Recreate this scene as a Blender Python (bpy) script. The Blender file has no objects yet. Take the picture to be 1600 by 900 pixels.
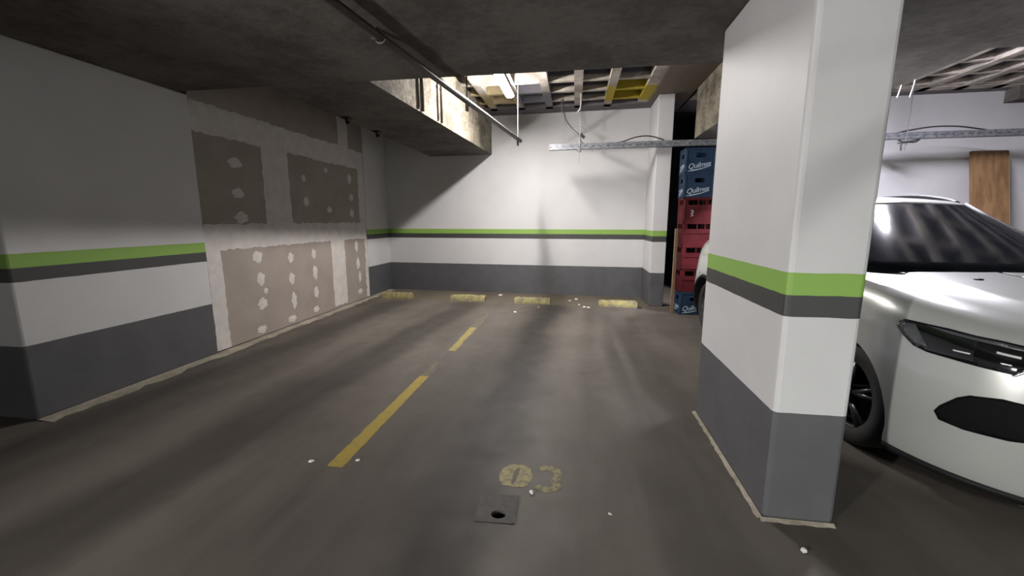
import bpy, bmesh, math, random
from math import radians, sin, cos, pi, sqrt, atan2
from mathutils import Vector, Matrix, Euler
from mathutils.bvhtree import BVHTree
from mathutils.geometry import delaunay_2d_cdt

random.seed(7)
SC = bpy.context.scene
COL = SC.collection

# ------------------------------------------------------------------ camera, world, exposure
cam_d = bpy.data.cameras.new('camera')
cam = bpy.data.objects.new('camera', cam_d); COL.objects.link(cam)
cam.location = (0, 0, 1.4)
cam.rotation_euler = (radians(90 - 9.3), 0, radians(8.6))
cam_d.sensor_width = 36.0
cam_d.lens = 645.0 * 36.0 / 1600.0
cam_d.clip_start = 0.05
SC.camera = cam

world = bpy.data.worlds.new('world'); SC.world = world
world.use_nodes = True
world.node_tree.nodes['Background'].inputs[0].default_value = (0.5, 0.5, 0.55, 1)
world.node_tree.nodes['Background'].inputs[1].default_value = 0.0

SC.view_settings.view_transform = 'Standard'
SC.view_settings.look = 'None'
SC.view_settings.exposure = 0.0
SC.view_settings.gamma = 1.0
SC.view_settings.use_curve_mapping = False
SC.cycles.max_bounces = 10
SC.cycles.diffuse_bounces = 6
SC.cycles.use_denoising = True
SC.cycles.sample_clamp_indirect = 4.0

LAMP_MAIN = 460.0      # emission of the tube over the near bay
LAMP_RIGHT = 1000.0     # emission of the tube over the next bay
LAMP_AISLE = 1350.0     # emission of the tubes over the driving aisle behind the camera

FILL = 1400.0  # power of the added fill lamp left of the aisle

# ------------------------------------------------------------------ node helpers
def srgb(r, g, b):
    f = lambda c: (c / 255 / 12.92) if c / 255 <= 0.04045 else ((c / 255 + 0.055) / 1.055) ** 2.4
    return (f(r), f(g), f(b), 1.0)

class NT:
    def __init__(s, name):
        s.m = bpy.data.materials.new(name); s.m.use_nodes = True
        s.t = s.m.node_tree; s.b = s.t.nodes['Principled BSDF']
        s._pos = None
    def n(s, typ, **kw):
        o = s.t.nodes.new(typ)
        for k, v in kw.items(): setattr(o, k, v)
        return o
    def put(s, sock, v):
        if isinstance(v, bpy.types.NodeSocket): s.t.links.new(v, sock)
        elif v is not None: sock.default_value = v
    def math(s, op, a, b=None, c=None, clamp=False):
        o = s.n('ShaderNodeMath', operation=op, use_clamp=clamp)
        s.put(o.inputs[0], a); s.put(o.inputs[1], b); s.put(o.inputs[2], c)
        return o.outputs[0]
    def pos(s):
        if s._pos is None:
            g = s.n('ShaderNodeNewGeometry')
            x = s.n('ShaderNodeSeparateXYZ'); s.t.links.new(g.outputs['Position'], x.inputs[0])
            s._pos = (g.outputs['Position'], x.outputs[0], x.outputs[1], x.outputs[2])
        return s._pos
    def noise(s, scale, detail=4, rough=0.55, vec=None):
        o = s.n('ShaderNodeTexNoise'); o.inputs['Scale'].default_value = scale
        o.inputs['Detail'].default_value = detail; o.inputs['Roughness'].default_value = rough
        s.put(o.inputs['Vector'], vec if vec is not None else s.pos()[0])
        return o.outputs['Fac']
    def stretch(s, sx, sy, sz):
        o = s.n('ShaderNodeMapping'); o.inputs['Scale'].default_value = (sx, sy, sz)
        s.put(o.inputs['Vector'], s.pos()[0]); return o.outputs[0]
    def ss(s, v, lo, hi):                       # smoothstep lo..hi -> 0..1
        o = s.n('ShaderNodeMapRange', interpolation_type='SMOOTHSTEP')
        s.put(o.inputs['Value'], v)
        o.inputs['From Min'].default_value = lo; o.inputs['From Max'].default_value = hi
        return o.outputs[0]
    def mix(s, fac, a, b, blend='MIX'):
        o = s.n('ShaderNodeMix', data_type='RGBA', blend_type=blend)
        s.put(o.inputs['Factor'], fac); s.put(o.inputs['A'], a) if False else None
        s.put(o.inputs[6], a); s.put(o.inputs[7], b)
        return o.outputs[2]
    def box(s, ranges, soft=0.02, wob=0.0, wscale=6.0):   # mask of a box in world x/y/z with a ragged edge
        r = None; nz = s.noise(wscale, 3) if wob else None
        for ax, (lo, hi) in ranges.items():
            v = s.pos()['xyz'.index(ax) + 1]
            if wob: v = s.math('MULTIPLY_ADD', s.math('SUBTRACT', nz, 0.5), wob, v)
            k = s.math('MULTIPLY', s.ss(v, lo - soft, lo + soft), s.math('SUBTRACT', 1.0, s.ss(v, hi - soft, hi + soft)))
            r = k if r is None else s.math('MULTIPLY', r, k)
        return r
    def bump(s, h, strength=0.2, dist=0.01):
        o = s.n('ShaderNodeBump'); o.inputs['Strength'].default_value = strength; o.inputs['Distance'].default_value = dist
        s.put(o.inputs['Height'], h); s.t.links.new(o.outputs[0], s.b.inputs['Normal'])
    def done(s, color=None, rough=0.6, metal=0.0, coat=None, spec=None):
        if color is not None: s.put(s.b.inputs['Base Color'], color)
        s.put(s.b.inputs['Roughness'], rough); s.put(s.b.inputs['Metallic'], metal)
        if coat is not None:
            s.b.inputs['Coat Weight'].default_value = coat; s.b.inputs['Coat Roughness'].default_value = 0.04
        if spec is not None: s.b.inputs['Specular IOR Level'].default_value = spec
        return s.m

def flecked(name, col, rough=0.5, metal=0.0, amp=0.12, scale=12, coat=None, bump=0.0, spec=None):
    t = NT(name); f = t.noise(scale, 5)
    dark = tuple(c * (1 - amp * 2) for c in col[:3]) + (1,); lite = tuple(min(1, c * (1 + amp)) for c in col[:3]) + (1,)
    if bump: t.bump(t.noise(scale * 4, 4), bump, 0.004)
    return t.done(t.mix(t.ss(f, 0.3, 0.7), dark, lite), rough, metal, coat, spec)

def emission(name, col, strength):
    m = bpy.data.materials.new(name); m.use_nodes = True
    b = m.node_tree.nodes['Principled BSDF']
    b.inputs['Base Color'].default_value = (0.8, 0.8, 0.8, 1)
    b.inputs['Emission Color'].default_value = col
    b.inputs['Emission Strength'].default_value = strength
    return m

WHITE = srgb(190, 189, 190); GREEN = srgb(122, 158, 70); BLACK = srgb(56, 56, 55); GREY = srgb(79, 79, 82)

def banded(name, z_dado, z_b0, z_g0, z_g1, stain=False):
    t = NT(name); P, x, y, z = t.pos()
    w = t.math('MULTIPLY_ADD', t.math('SUBTRACT', t.noise(9, 2), 0.5), 0.006, z)
    base = t.mix(t.ss(t.noise(2.2, 4), 0.3, 0.75), tuple(c * 0.93 for c in WHITE[:3]) + (1,), WHITE)
    base = t.mix(t.math('MULTIPLY', t.ss(t.noise(26, 5), 0.62, 0.75), 0.08), base, srgb(150, 145, 138))
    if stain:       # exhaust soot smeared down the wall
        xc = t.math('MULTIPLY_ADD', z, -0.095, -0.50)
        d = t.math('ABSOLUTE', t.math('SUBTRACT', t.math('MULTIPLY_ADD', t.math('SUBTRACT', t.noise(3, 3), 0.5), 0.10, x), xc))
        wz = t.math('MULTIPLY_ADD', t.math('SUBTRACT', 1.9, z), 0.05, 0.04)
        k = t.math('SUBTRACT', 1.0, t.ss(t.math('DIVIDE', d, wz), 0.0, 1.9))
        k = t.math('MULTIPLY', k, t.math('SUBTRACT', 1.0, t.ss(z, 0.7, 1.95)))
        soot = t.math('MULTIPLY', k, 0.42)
    def step(e): return t.math('GREATER_THAN', w, e)
    c = t.mix(step(z_dado), t.mix(t.ss(t.noise(5, 4), 0.3, 0.7), tuple(q * 0.85 for q in GREY[:3]) + (1,), GREY), base)
    c = t.mix(step(z_b0), c, BLACK); c = t.mix(step(z_g0), c, GREEN); c = t.mix(step(z_g1), c, base)
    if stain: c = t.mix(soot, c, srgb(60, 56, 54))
    t.bump(t.noise(60, 5), 0.12, 0.004)
    return t.done(c, 0.55)

M = {}
M['paint_side'] = banded('banded_wall_paint', 0.54, 0.985, 1.08, 1.178)
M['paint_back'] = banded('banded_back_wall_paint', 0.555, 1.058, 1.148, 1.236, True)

def concrete(name, a, b, rough=0.85, scale=1.6, bump=0.35, boards=False):
    t = NT(name)
    n1 = t.noise(scale, 6, 0.6); n2 = t.noise(scale * 9, 5, 0.6)
    f = t.math('MULTIPLY_ADD', t.math('SUBTRACT', n2, 0.5), 0.5, n1)
    c = t.mix(t.ss(f, 0.32, 0.68), a, b)
    pits = t.ss(t.noise(scale * 22, 3, 0.7), 0.64, 0.72)
    c = t.mix(t.math('MULTIPLY', pits, 0.45), c, tuple(q * 0.45 for q in a[:3]) + (1,))
    t.bump(t.math('MULTIPLY_ADD', n2, 0.6, n1), bump, 0.02)
    return t.done(c, rough, spec=0.25)
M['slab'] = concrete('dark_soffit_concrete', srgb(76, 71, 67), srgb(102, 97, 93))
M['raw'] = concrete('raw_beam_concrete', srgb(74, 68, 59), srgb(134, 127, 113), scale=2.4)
M['dark'] = concrete('dark_concrete', srgb(48, 47, 48), srgb(66, 64, 64))  # darker concrete for the recess between the bays
M['kerb'] = concrete('pale_screed', srgb(128, 121, 108), srgb(160, 152, 138), scale=3)

def waffle_mat():
    t = NT('waffle_concrete'); P, x, y, z = t.pos()
    c = t.mix(t.ss(t.noise(3.0, 6, 0.65), 0.35, 0.65), srgb(138, 131, 124), srgb(186, 178, 168))
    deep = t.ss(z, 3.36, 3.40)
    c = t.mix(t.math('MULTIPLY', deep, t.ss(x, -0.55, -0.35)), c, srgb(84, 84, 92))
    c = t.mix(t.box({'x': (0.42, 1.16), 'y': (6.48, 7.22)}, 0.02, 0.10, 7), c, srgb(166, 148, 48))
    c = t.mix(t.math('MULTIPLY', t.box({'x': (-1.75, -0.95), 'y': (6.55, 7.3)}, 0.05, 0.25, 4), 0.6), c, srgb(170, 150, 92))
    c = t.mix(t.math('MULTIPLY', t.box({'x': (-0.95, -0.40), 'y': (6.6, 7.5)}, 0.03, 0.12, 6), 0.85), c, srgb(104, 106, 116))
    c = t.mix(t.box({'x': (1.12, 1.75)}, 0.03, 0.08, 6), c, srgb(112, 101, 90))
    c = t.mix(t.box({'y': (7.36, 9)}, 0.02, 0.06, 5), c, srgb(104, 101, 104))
    t.bump(t.noise(14, 6, 0.7), 0.4, 0.02)
    return t.done(c, 0.85, spec=0.25)
M['waffle'] = waffle_mat()

def floor_mat():
    t = NT('garage_floor_concrete'); P, x, y, z = t.pos()
    big = t.noise(0.9, 5, 0.6); mid = t.noise(5, 6, 0.65); fine = t.noise(60, 3, 0.6)
    lng = t.noise(1.0, 4, 0.6, t.stretch(3.2, 0.45, 1))
    c = t.mix(t.ss(big, 0.3, 0.7), srgb(72, 67, 62), srgb(92, 86, 79))
    c = t.mix(t.math('MULTIPLY', t.ss(mid, 0.35, 0.7), 0.45), c, srgb(83, 75, 70))
    c = t.mix(t.math('MULTIPLY', t.ss(lng, 0.42, 0.65), 0.35), c, srgb(104, 98, 92))
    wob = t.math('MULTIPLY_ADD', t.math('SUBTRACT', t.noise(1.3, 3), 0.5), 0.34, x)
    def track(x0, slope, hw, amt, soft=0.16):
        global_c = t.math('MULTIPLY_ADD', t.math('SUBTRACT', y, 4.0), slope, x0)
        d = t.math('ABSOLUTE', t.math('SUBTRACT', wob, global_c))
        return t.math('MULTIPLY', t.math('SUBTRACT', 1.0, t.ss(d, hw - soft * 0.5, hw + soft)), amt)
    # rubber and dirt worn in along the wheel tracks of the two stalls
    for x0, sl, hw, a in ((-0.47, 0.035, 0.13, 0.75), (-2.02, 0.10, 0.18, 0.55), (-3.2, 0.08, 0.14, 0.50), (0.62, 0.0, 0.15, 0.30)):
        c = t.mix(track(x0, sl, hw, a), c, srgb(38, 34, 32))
    for x0, sl, hw, a in ((-0.05, 0.05, 0.10, 0.35), (-1.0, 0.03, 0.2, 0.22), (-2.62, 0.06, 0.12, 0.30)):
        c = t.mix(track(x0, sl, hw, a), c, srgb(112, 106, 100))
    oil = t.math('MULTIPLY', t.ss(t.noise(2.1, 3), 0.62, 0.74), 0.35)
    c = t.mix(oil, c, srgb(58, 51, 45))
    c = t.mix(t.math('MULTIPLY', t.ss(y, 6.7, 6.95), 0.65), c, srgb(100, 92, 78))
    c = t.mix(t.math('MULTIPLY', t.ss(fine, 0.5, 0.75), 0.15), c, srgb(74, 69, 64))
    t.bump(t.math('MULTIPLY_ADD', fine, 0.35, mid), 0.14, 0.01)
    return t.done(c, t.math('MULTIPLY_ADD', mid, 0.25, 0.5), spec=0.3)
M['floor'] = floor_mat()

def worn_paint(name, col, under, thr=0.5, amp=0.12, scale=9, along=None):
    t = NT(name)
    f = t.noise(scale, 6, 0.7)
    k = t.ss(f, thr - amp, thr + amp)
    if along: k = t.math('MAXIMUM', k, t.math('MULTIPLY', t.box({'y': along}, 0.06, 0.1, 5), 1.0))
    return t.done(t.mix(k, col, under), 0.7)
M['line'] = worn_paint('yellow_line_paint', srgb(134, 122, 66), srgb(110, 101, 68), 0.6, 0.15, 14, (3.55, 4.15))
M['line_strong'] = worn_paint('yellow_line_paint_fresh', srgb(150, 131, 52), srgb(124, 110, 58), 0.62, 0.12, 14)
M['line_faded'] = worn_paint('yellow_paint_faded', srgb(106, 99, 72), srgb(84, 79, 71), 0.46, 0.1, 22)
M['number'] = worn_paint('yellow_number_paint', srgb(152, 143, 94), srgb(112, 104, 88), 0.52, 0.12, 26)
M['number_faded'] = worn_paint('yellow_number_paint_faded', srgb(140, 131, 90), srgb(92, 86, 74), 0.52, 0.12, 30)
M['block'] = worn_paint('worn_yellow_block_paint', srgb(152, 142, 86), srgb(108, 102, 88), 0.5, 0.16, 13)
M['drywall'] = flecked('bare_drywall_paper', srgb(144, 134, 127), 0.8, amp=0.05, scale=3)
M['compound'] = flecked('joint_compound', srgb(190, 184, 181), 0.75, amp=0.05, scale=9, bump=0.1)
M['galv'] = flecked('galvanised_steel', srgb(150, 152, 156), 0.42, 0.75, amp=0.12, scale=26)
def tray_mat():
    t = NT('perforated_galvanised_steel'); P, x, y, z = t.pos()
    u = t.math('FRACT', t.math('DIVIDE', x, 0.11)); zz = t.math('SUBTRACT', z, t.math('MULTIPLY_ADD', x, 0.0067, 2.49))
    slot = t.math('MULTIPLY', t.math('LESS_THAN', u, 0.45), t.math('MULTIPLY', t.math('GREATER_THAN', zz, 0.036), t.math('LESS_THAN', zz, 0.050)))
    c = t.mix(t.ss(t.noise(26, 5), 0.3, 0.7), srgb(104, 105, 110), srgb(140, 142, 148))
    return t.done(t.mix(t.math('MULTIPLY', slot, 0.6), c, srgb(50, 50, 54)), 0.45, 0.6)
M['tray'] = tray_mat()
M['steel_dark'] = flecked('dark_pipe_paint', srgb(56, 48, 43), 0.55, 0.0, amp=0.12, scale=15)
M['wire'] = flecked('hanger_wire', srgb(120, 120, 122), 0.5, 0.6)
M['wire_white'] = flecked('white_tie', srgb(210, 210, 215), 0.5)
M['cable'] = flecked('black_cable_sheath', srgb(40, 39, 40), 0.5)
M['conduit'] = flecked('grey_conduit', srgb(96, 90, 82), 0.5, amp=0.1)
M['lamp_body'] = flecked('white_enamel', srgb(220, 220, 218), 0.4, amp=0.02)
M['iron'] = flecked('drain_iron', srgb(70, 67, 64), 0.7, 0.1, amp=0.15, scale=30, bump=0.15)
M['pit'] = flecked('drain_pit_black', srgb(20, 19, 18), 0.9)
M['crate_blue'] = flecked('blue_crate_plastic', srgb(30, 46, 66), 0.6, spec=0.12, amp=0.12, scale=7)
M['crate_red'] = flecked('red_crate_plastic', srgb(70, 20, 24), 0.6, spec=0.12, amp=0.14, scale=7)
M['ink'] = worn_paint('white_crate_print', srgb(146, 158, 170), srgb(90, 104, 124), 0.62, 0.1, 40)
M['plaster'] = flecked('plaster_crumb', srgb(216, 212, 204), 0.8)
M['leaf'] = flecked('dark_scrap', srgb(38, 33, 28), 0.8)

def wood_mat(name, a, b, along=(14, 14, 0.8)):
    t = NT(name); v = t.stretch(*along)
    return t.done(t.mix(t.ss(t.noise(1.0, 5, 0.6, v), 0.35, 0.65), a, b), 0.65)
M['ply'] = wood_mat('plywood', srgb(112, 84, 56), srgb(138, 107, 74))
M['batten'] = wood_mat('weathered_batten', srgb(112, 92, 72), srgb(146, 122, 96))

M['car'] = flecked('silver_white_car_paint', srgb(172, 174, 170), 0.3, 0.25, amp=0.015, scale=3, coat=1.0)
M['glass'] = flecked('tinted_glass', (0.006, 0.007, 0.009, 1), 0.10, amp=0.05, scale=2, spec=0.2)
M['trim'] = flecked('black_plastic', srgb(22, 22, 23), 0.6, amp=0.1, scale=20, spec=0.2)
M['gloss_black'] = flecked('gloss_black_lens', srgb(16, 17, 18), 0.06, amp=0.05, coat=1.0)
M['lens_grey'] = flecked('smoked_reflector', srgb(70, 72, 74), 0.15, amp=0.05, coat=1.0)
M['chrome'] = flecked('chrome', srgb(220, 222, 224), 0.1, 1.0, amp=0.02)
M['tyre'] = flecked('tyre_rubber', srgb(28, 28, 28), 0.8, amp=0.1, scale=30)
M['alloy'] = flecked('alloy_rim', srgb(84, 86, 88), 0.3, 0.8, amp=0.05)
M['red_lens'] = flecked('red_tail_lens', srgb(120, 12, 14), 0.1, amp=0.05, coat=1.0)
M['mesh_black'] = flecked('intake_black', srgb(12, 12, 13), 0.7, amp=0.1, scale=40, spec=0.1)
M['plate'] = flecked('number_plate_blank', srgb(190, 190, 190), 0.5, amp=0.02)

# ------------------------------------------------------------------ mesh helpers
def obj(name, bm, mat, parent=None, smooth=False, recalc=True):
    if recalc: bmesh.ops.recalc_face_normals(bm, faces=bm.faces)
    me = bpy.data.meshes.new(name); bm.to_mesh(me); bm.free()
    if smooth:
        for p in me.polygons: p.use_smooth = True
    for m in (mat if isinstance(mat, (list, tuple)) else [mat]): me.materials.append(m)
    o = bpy.data.objects.new(name, me); COL.objects.link(o)
    if parent: o.parent = parent
    return o
def thing(name, label, cat, loc=(0, 0, 0), rot=(0, 0, 0), group=None):
    o = bpy.data.objects.new(name, None); COL.objects.link(o); o.empty_display_size = 0.1
    o.location = loc; o.rotation_euler = rot
    o['label'] = label; o['category'] = cat
    if group: o['group'] = group
    return o
def tag(o, label, cat, group=None):
    o['label'] = label; o['category'] = cat
    if group: o['group'] = group
    return o
def struct(o, label=None, cat=None):
    o['kind'] = 'structure'
    if label: o['label'] = label; o['category'] = cat
    return o
def add_box(bm, x0, x1, y0, y1, z0, z1, bevel=0.0, seg=2):
    vs = [bm.verts.new((x, y, z)) for x in (x0, x1) for y in (y0, y1) for z in (z0, z1)]
    fs = [(0, 1, 3, 2), (4, 6, 7, 5), (0, 4, 5, 1), (2, 3, 7, 6), (0, 2, 6, 4), (1, 5, 7, 3)]
    faces = [bm.faces.new([vs[i] for i in f]) for f in fs]
    if bevel:
        es = list({e for f in faces for e in f.edges})
        bmesh.ops.bevel(bm, geom=es, offset=bevel, segments=seg, profile=0.5, affect='EDGES')
    return faces
def add_prism(bm, poly, z0, z1):
    b = [bm.verts.new((x, y, z0)) for x, y in poly]; t = [bm.verts.new((x, y, z1)) for x, y in poly]
    n = len(poly); bm.faces.new(b); bm.faces.new(t)
    for i in range(n): bm.faces.new((b[i], b[(i + 1) % n], t[(i + 1) % n], t[i]))
def add_tube(bm, pts, r, seg=8, caps=True):
    pts = [Vector(p) for p in pts]; rings = []
    up = None
    for i, p in enumerate(pts):
        d = (pts[min(i + 1, len(pts) - 1)] - pts[max(i - 1, 0)]).normalized()
        if up is None:
            up = d.orthogonal().normalized()
        up = (up - d * up.dot(d)).normalized(); s = d.cross(up)
        rr = r[i] if isinstance(r, (list, tuple)) else r
        rings.append([bm.verts.new(p + up * rr * cos(2 * pi * k / seg) + s * rr * sin(2 * pi * k / seg)) for k in range(seg)])
    for a, b in zip(rings, rings[1:]):
        for k in range(seg): bm.faces.new((a[k], a[(k + 1) % seg], b[(k + 1) % seg], b[k]))
    if caps: bm.faces.new(rings[0]); bm.faces.new(rings[-1])
def smooth_path(pts, n=8):
    pts = [Vector(p) for p in pts]; out = []
    for i in range(len(pts) - 1):
        p0 = pts[max(i - 1, 0)]; p1 = pts[i]; p2 = pts[i + 1]; p3 = pts[min(i + 2, len(pts) - 1)]
        for k in range(n):
            t = k / n
            out.append(0.5 * ((2 * p1) + (p2 - p0) * t + (2 * p0 - 5 * p1 + 4 * p2 - p3) * t * t + (3 * p1 - p0 - 3 * p2 + p3) * t ** 3))
    out.append(pts[-1]); return out
def add_extrusion(bm, prof, p0, p1, e1, e2, closed=True):   # profile (u,v) swept from p0 to p1
    p0, p1, e1, e2 = map(Vector, (p0, p1, e1, e2))
    a = [bm.verts.new(p0 + e1 * u + e2 * v) for u, v in prof]; b = [bm.verts.new(p1 + e1 * u + e2 * v) for u, v in prof]
    n = len(prof)
    for i in range(n if closed else n - 1): bm.faces.new((a[i], a[(i + 1) % n], b[(i + 1) % n], b[i]))
    if closed: bm.faces.new(a); bm.faces.new(b)

# ------------------------------------------------------------------ the setting
XW = -3.73          # plane of the left wall
HC = 2.6            # underside of the low slab
HW = 3.3            # underside of the waffle ribs
def yb(x): return 7.80 - 0.05 * x      # the back wall runs slightly askew

# floor with a square opening for the drain
DX0, DX1, DY0, DY1 = -0.42, -0.25, 1.70, 1.86
bm = bmesh.new()
FX0, FX1, FY0, FY1 = -9, 9, -7, 10.5
for (a, b, c, d) in ((FX0, FX1, FY0, DY0), (FX0, FX1, DY1, FY1), (FX0, DX0, DY0, DY1), (DX1, FX1, DY0, DY1)):
    add_box(bm, a, b, c, d, -0.15, 0)
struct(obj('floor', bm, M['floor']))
# back wall of the near bay
bm = bmesh.new(); add_prism(bm, [(XW - 0.3, yb(XW - .3)), (1.45, yb(1.45)), (1.45, yb(1.45) + .3), (XW - .3, yb(XW - .3) + .3)], 0, 3.62)
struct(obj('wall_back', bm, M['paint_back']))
# back wall of the next bay
bm = bmesh.new(); add_prism(bm, [(2.45, yb(2.45)), (9, yb(9) + .1), (9, yb(9) + .4), (2.45, yb(2.45) + .3)], 0, 3.62)
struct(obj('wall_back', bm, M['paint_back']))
# dark recess between the bays
bm = bmesh.new()
add_box(bm, 1.25, 1.45, 7.99, 10.2, 0, 3.62); add_box(bm, 2.45, 2.65, 7.99, 10.2, 0, 3.62); add_box(bm, 1.25, 2.65, 10.2, 10.4, 0, 3.62)
struct(obj('wall_recess', bm, M['dark']))
# left wall: painted block near the camera, painted return by the back wall
bm = bmesh.new(); add_box(bm, -9, XW, 2.2, 3.72, 0, HC, 0.015)
struct(obj('wall_left', bm, M['paint_side']))
bm = bmesh.new(); add_prism(bm, [(XW - 0.3, 7.07), (XW, 7.07), (XW, yb(XW)), (XW - .3, yb(XW))], 0, 3.3)
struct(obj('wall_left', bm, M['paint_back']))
# drywall partition with taped joints
part = thing('wall_partition', 'unpainted drywall partition with white taped joints on the left', 'wall', (XW, 5.4, 0))
struct(part)
bm = bmesh.new(); add_box(bm, -0.14, -0.012, -1.68, 1.67, 0.012, 3.3)
obj('board', bm, M['drywall'], part)
bm = bmesh.new()
def ragged(y0, y1, z0, z1, amp=0.012, step=0.05, th=0.004):
    pts = []
    def edge(a, b):
        n = max(2, int((Vector(b) - Vector(a)).length / step))
        for i in range(n):
            t = i / n; pts.append((a[0] + (b[0] - a[0]) * t + random.uniform(-amp, amp), a[1] + (b[1] - a[1]) * t + random.uniform(-amp, amp)))
    edge((y0, z0), (y1, z0)); edge((y1, z0), (y1, z1)); edge((y1, z1), (y0, z1)); edge((y0, z1), (y0, z0))
    pts = [(min(max(p[0], -1.68), 1.72), min(max(p[1], 0.016), 3.29)) for p in pts]
    f0 = [bm.verts.new((-0.012, y, z)) for y, z in pts]; f1 = [bm.verts.new((-0.012 + th, y, z)) for y, z in pts]
    bm.faces.new(f1)
    for i in range(len(pts)): bm.faces.new((f0[i], f0[(i + 1) % len(pts)], f1[(i + 1) % len(pts)], f1[i]))
def dab(y, z, ry, rz):
    n = 14; ph = random.uniform(0, 6)
    pts = [(y + ry * cos(2 * pi * k / n) * (1 + 0.22 * sin(3 * k + ph)), max(0.016, z + rz * sin(2 * pi * k / n) * (1 + 0.18 * cos(2 * k + ph)))) for k in range(n)]
    c = bm.verts.new((-0.006, y, max(z, 0.03))); f0 = [bm.verts.new((-0.0125, a, b)) for a, b in pts]
    for i in range(n): bm.faces.new((f0[i], f0[(i + 1) % n], c))
O = 5.4
ragged(3.72 - O, 7.07 - O, 1.085, 1.36)            # horizontal joint at mid height
ragged(3.72 - O, 7.07 - O, 2.27, 2.57)             # upper horizontal joint
ragged(4.62 - O, 5.09 - O, 1.345, 2.285, 0.012, 0.05, 0.0047)   # vertical joint
ragged(6.86 - O, 7.07 - O, 1.345, 2.285, 0.012, 0.05, 0.0047)
ragged(3.72 - O, 3.90 - O, 0.016, 1.10, 0.008, 0.05, 0.0047)
ragged(5.93 - O, 6.32 - O, 0.05, 1.10, 0.01, 0.05, 0.0047)
ragged(6.98 - O, 7.12 - O, 0.016, 1.10, 0.03, 0.04, 0.0047)
ragged(6.32 - O, 6.62 - O, 2.555, 3.2, 0.01, 0.05, 0.0047)
def wall_yz(px, py): # where a spot seen in the survey lies on the partition
    return None
SPOTS = [(4.42, .97, .085, .075), (4.44, .70, .07, .085), (4.50, .545, .04, .04), (4.43, .40, .08, .075), (4.38, .09, .08, .05),
         (5.00, .91, .06, .07), (4.99, .63, .065, .08), (5.00, .33, .055, .12), (4.93, .09, .09, .05),
         (5.50, .92, .055, .075), (5.50, .65, .06, .11), (5.49, .36, .055, .09), (5.46, .11, .07, .05),
         (6.70, .96, .06, .10), (6.72, .66, .06, .11), (6.76, .42, .055, .10), (6.74, .16, .08, .05),
         (4.22, 2.03, .10, .06), (4.22, 1.70, .09, .06), (4.24, 1.43, .10, .07),
         (5.40, 1.98, .05, .05), (5.42, 1.66, .06, .07), (5.94, 2.15, .05, .04), (5.97, 1.56, .07, .05),
         (6.60, 2.08, .07, .08), (6.63, 1.78, .07, .06), (6.62, 1.52, .08, .07)]
for y, z, a, b in SPOTS: dab(y - O, z, a, b)
obj('joint_compound', bm, M['compound'], part)

# ceilings
bm = bmesh.new()
add_box(bm, -9, 9, -7, 3.62, HC, HC + 0.4)                                                   # low slab over the aisle
add_prism(bm, [(-2.80, 3.62), (-1.80, 3.62), (-1.58, yb(-1.58)), (-2.80, yb(-2.8))], HC + .02, 3.62) if False else None
struct(obj('ceiling', bm, M['slab']))
bm = bmesh.new(); add_prism(bm, [(-2.82, 3.62), (-1.835, 3.62), (-1.575, yb(-1.575)), (-2.78, yb(-2.78))], HC + 0.015, 3.62)
for f in bm.faces: f.material_index = 0
bmesh.ops.recalc_face_normals(bm, faces=bm.faces)
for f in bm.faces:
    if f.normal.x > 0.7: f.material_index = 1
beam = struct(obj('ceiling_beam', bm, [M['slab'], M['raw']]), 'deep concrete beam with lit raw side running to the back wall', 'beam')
bm = bmesh.new(); add_prism(bm, [(1.72, 3.62), (2.86, 3.62), (2.86, 6.74), (1.72, 6.74)], HC, 3.62)
bmesh.ops.recalc_face_normals(bm, faces=bm.faces)
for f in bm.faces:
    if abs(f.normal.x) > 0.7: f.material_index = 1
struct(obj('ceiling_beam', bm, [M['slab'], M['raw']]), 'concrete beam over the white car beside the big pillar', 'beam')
bm = bmesh.new(); add_box(bm, 6.62, 9, 3.62, 7.3, HC, 3.62); add_box(bm, 6.25, 6.7, 7.3, 7.52, 3.12, 3.3)
struct(obj('ceiling_beam', bm, M['slab']), 'concrete beam at the far right above the cable tray', 'beam')
bm = bmesh.new(); add_box(bm, XW - 0.4, -2.7, 3.62, 8.2, 3.02, 3.3)
struct(obj('ceiling', bm, M['slab']))
# waffle slab over both bays
bm = bmesh.new()
add_box(bm, -9, 9, 3.3, 10.4, 3.62, 3.8)
def waffle(xs, x0, x1, ys, y0, y1):
    for x in xs: add_box(bm, x - 0.06, x + 0.06, y0, y1, HW, 3.625)
    edges = [x0] + list(xs) + [x1]
    for a, b in zip(edges, edges[1:]):
        for y in ys: add_box(bm, a + 0.05 if a != x0 else a, b - 0.05 if b != x1 else b, y - 0.035, y + 0.035, HW + 0.012, 3.625)
xsA = [-1.44, -0.96, -0.48, 0.0, 0.48]; ysA = [3.85 + 0.47 * k for k in range(8)]
waffle(xsA, -1.85, 1.0, ysA, 3.6, 7.55)
add_box(bm, 0.96, 1.75, 3.6, 8.05, HW, 3.625)
add_box(bm, -1.9, 0.97, 7.42, 8.15, HW, 3.625)
xsB = [3.1 + 0.48 * k for k in range(8)]
waffle(xsB, 2.86, 6.7, ysA, 3.6, 7.4)
add_box(bm, 2.80, 9.0, 7.2, 8.0, HW, 3.625)
add_box(bm, 1.72, 2.9, 6.74, 8.1, HW, 3.625)
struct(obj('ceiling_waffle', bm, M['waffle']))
# walls behind the camera
bm = bmesh.new(); add_box(bm, -9, 9, -7.2, -7, 0, HC)
struct(obj('wall_front', bm, M['paint_side']))
bm = bmesh.new(); add_box(bm, 8.9, 9.1, -7, 8, 0, 3.62)
struct(obj('wall_right', bm, M['paint_side']))
bm = bmesh.new(); add_box(bm, -9.2, -9, -7, 2.2, 0, HC)
struct(obj('wall_side', bm, M['paint_side']))

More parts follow.
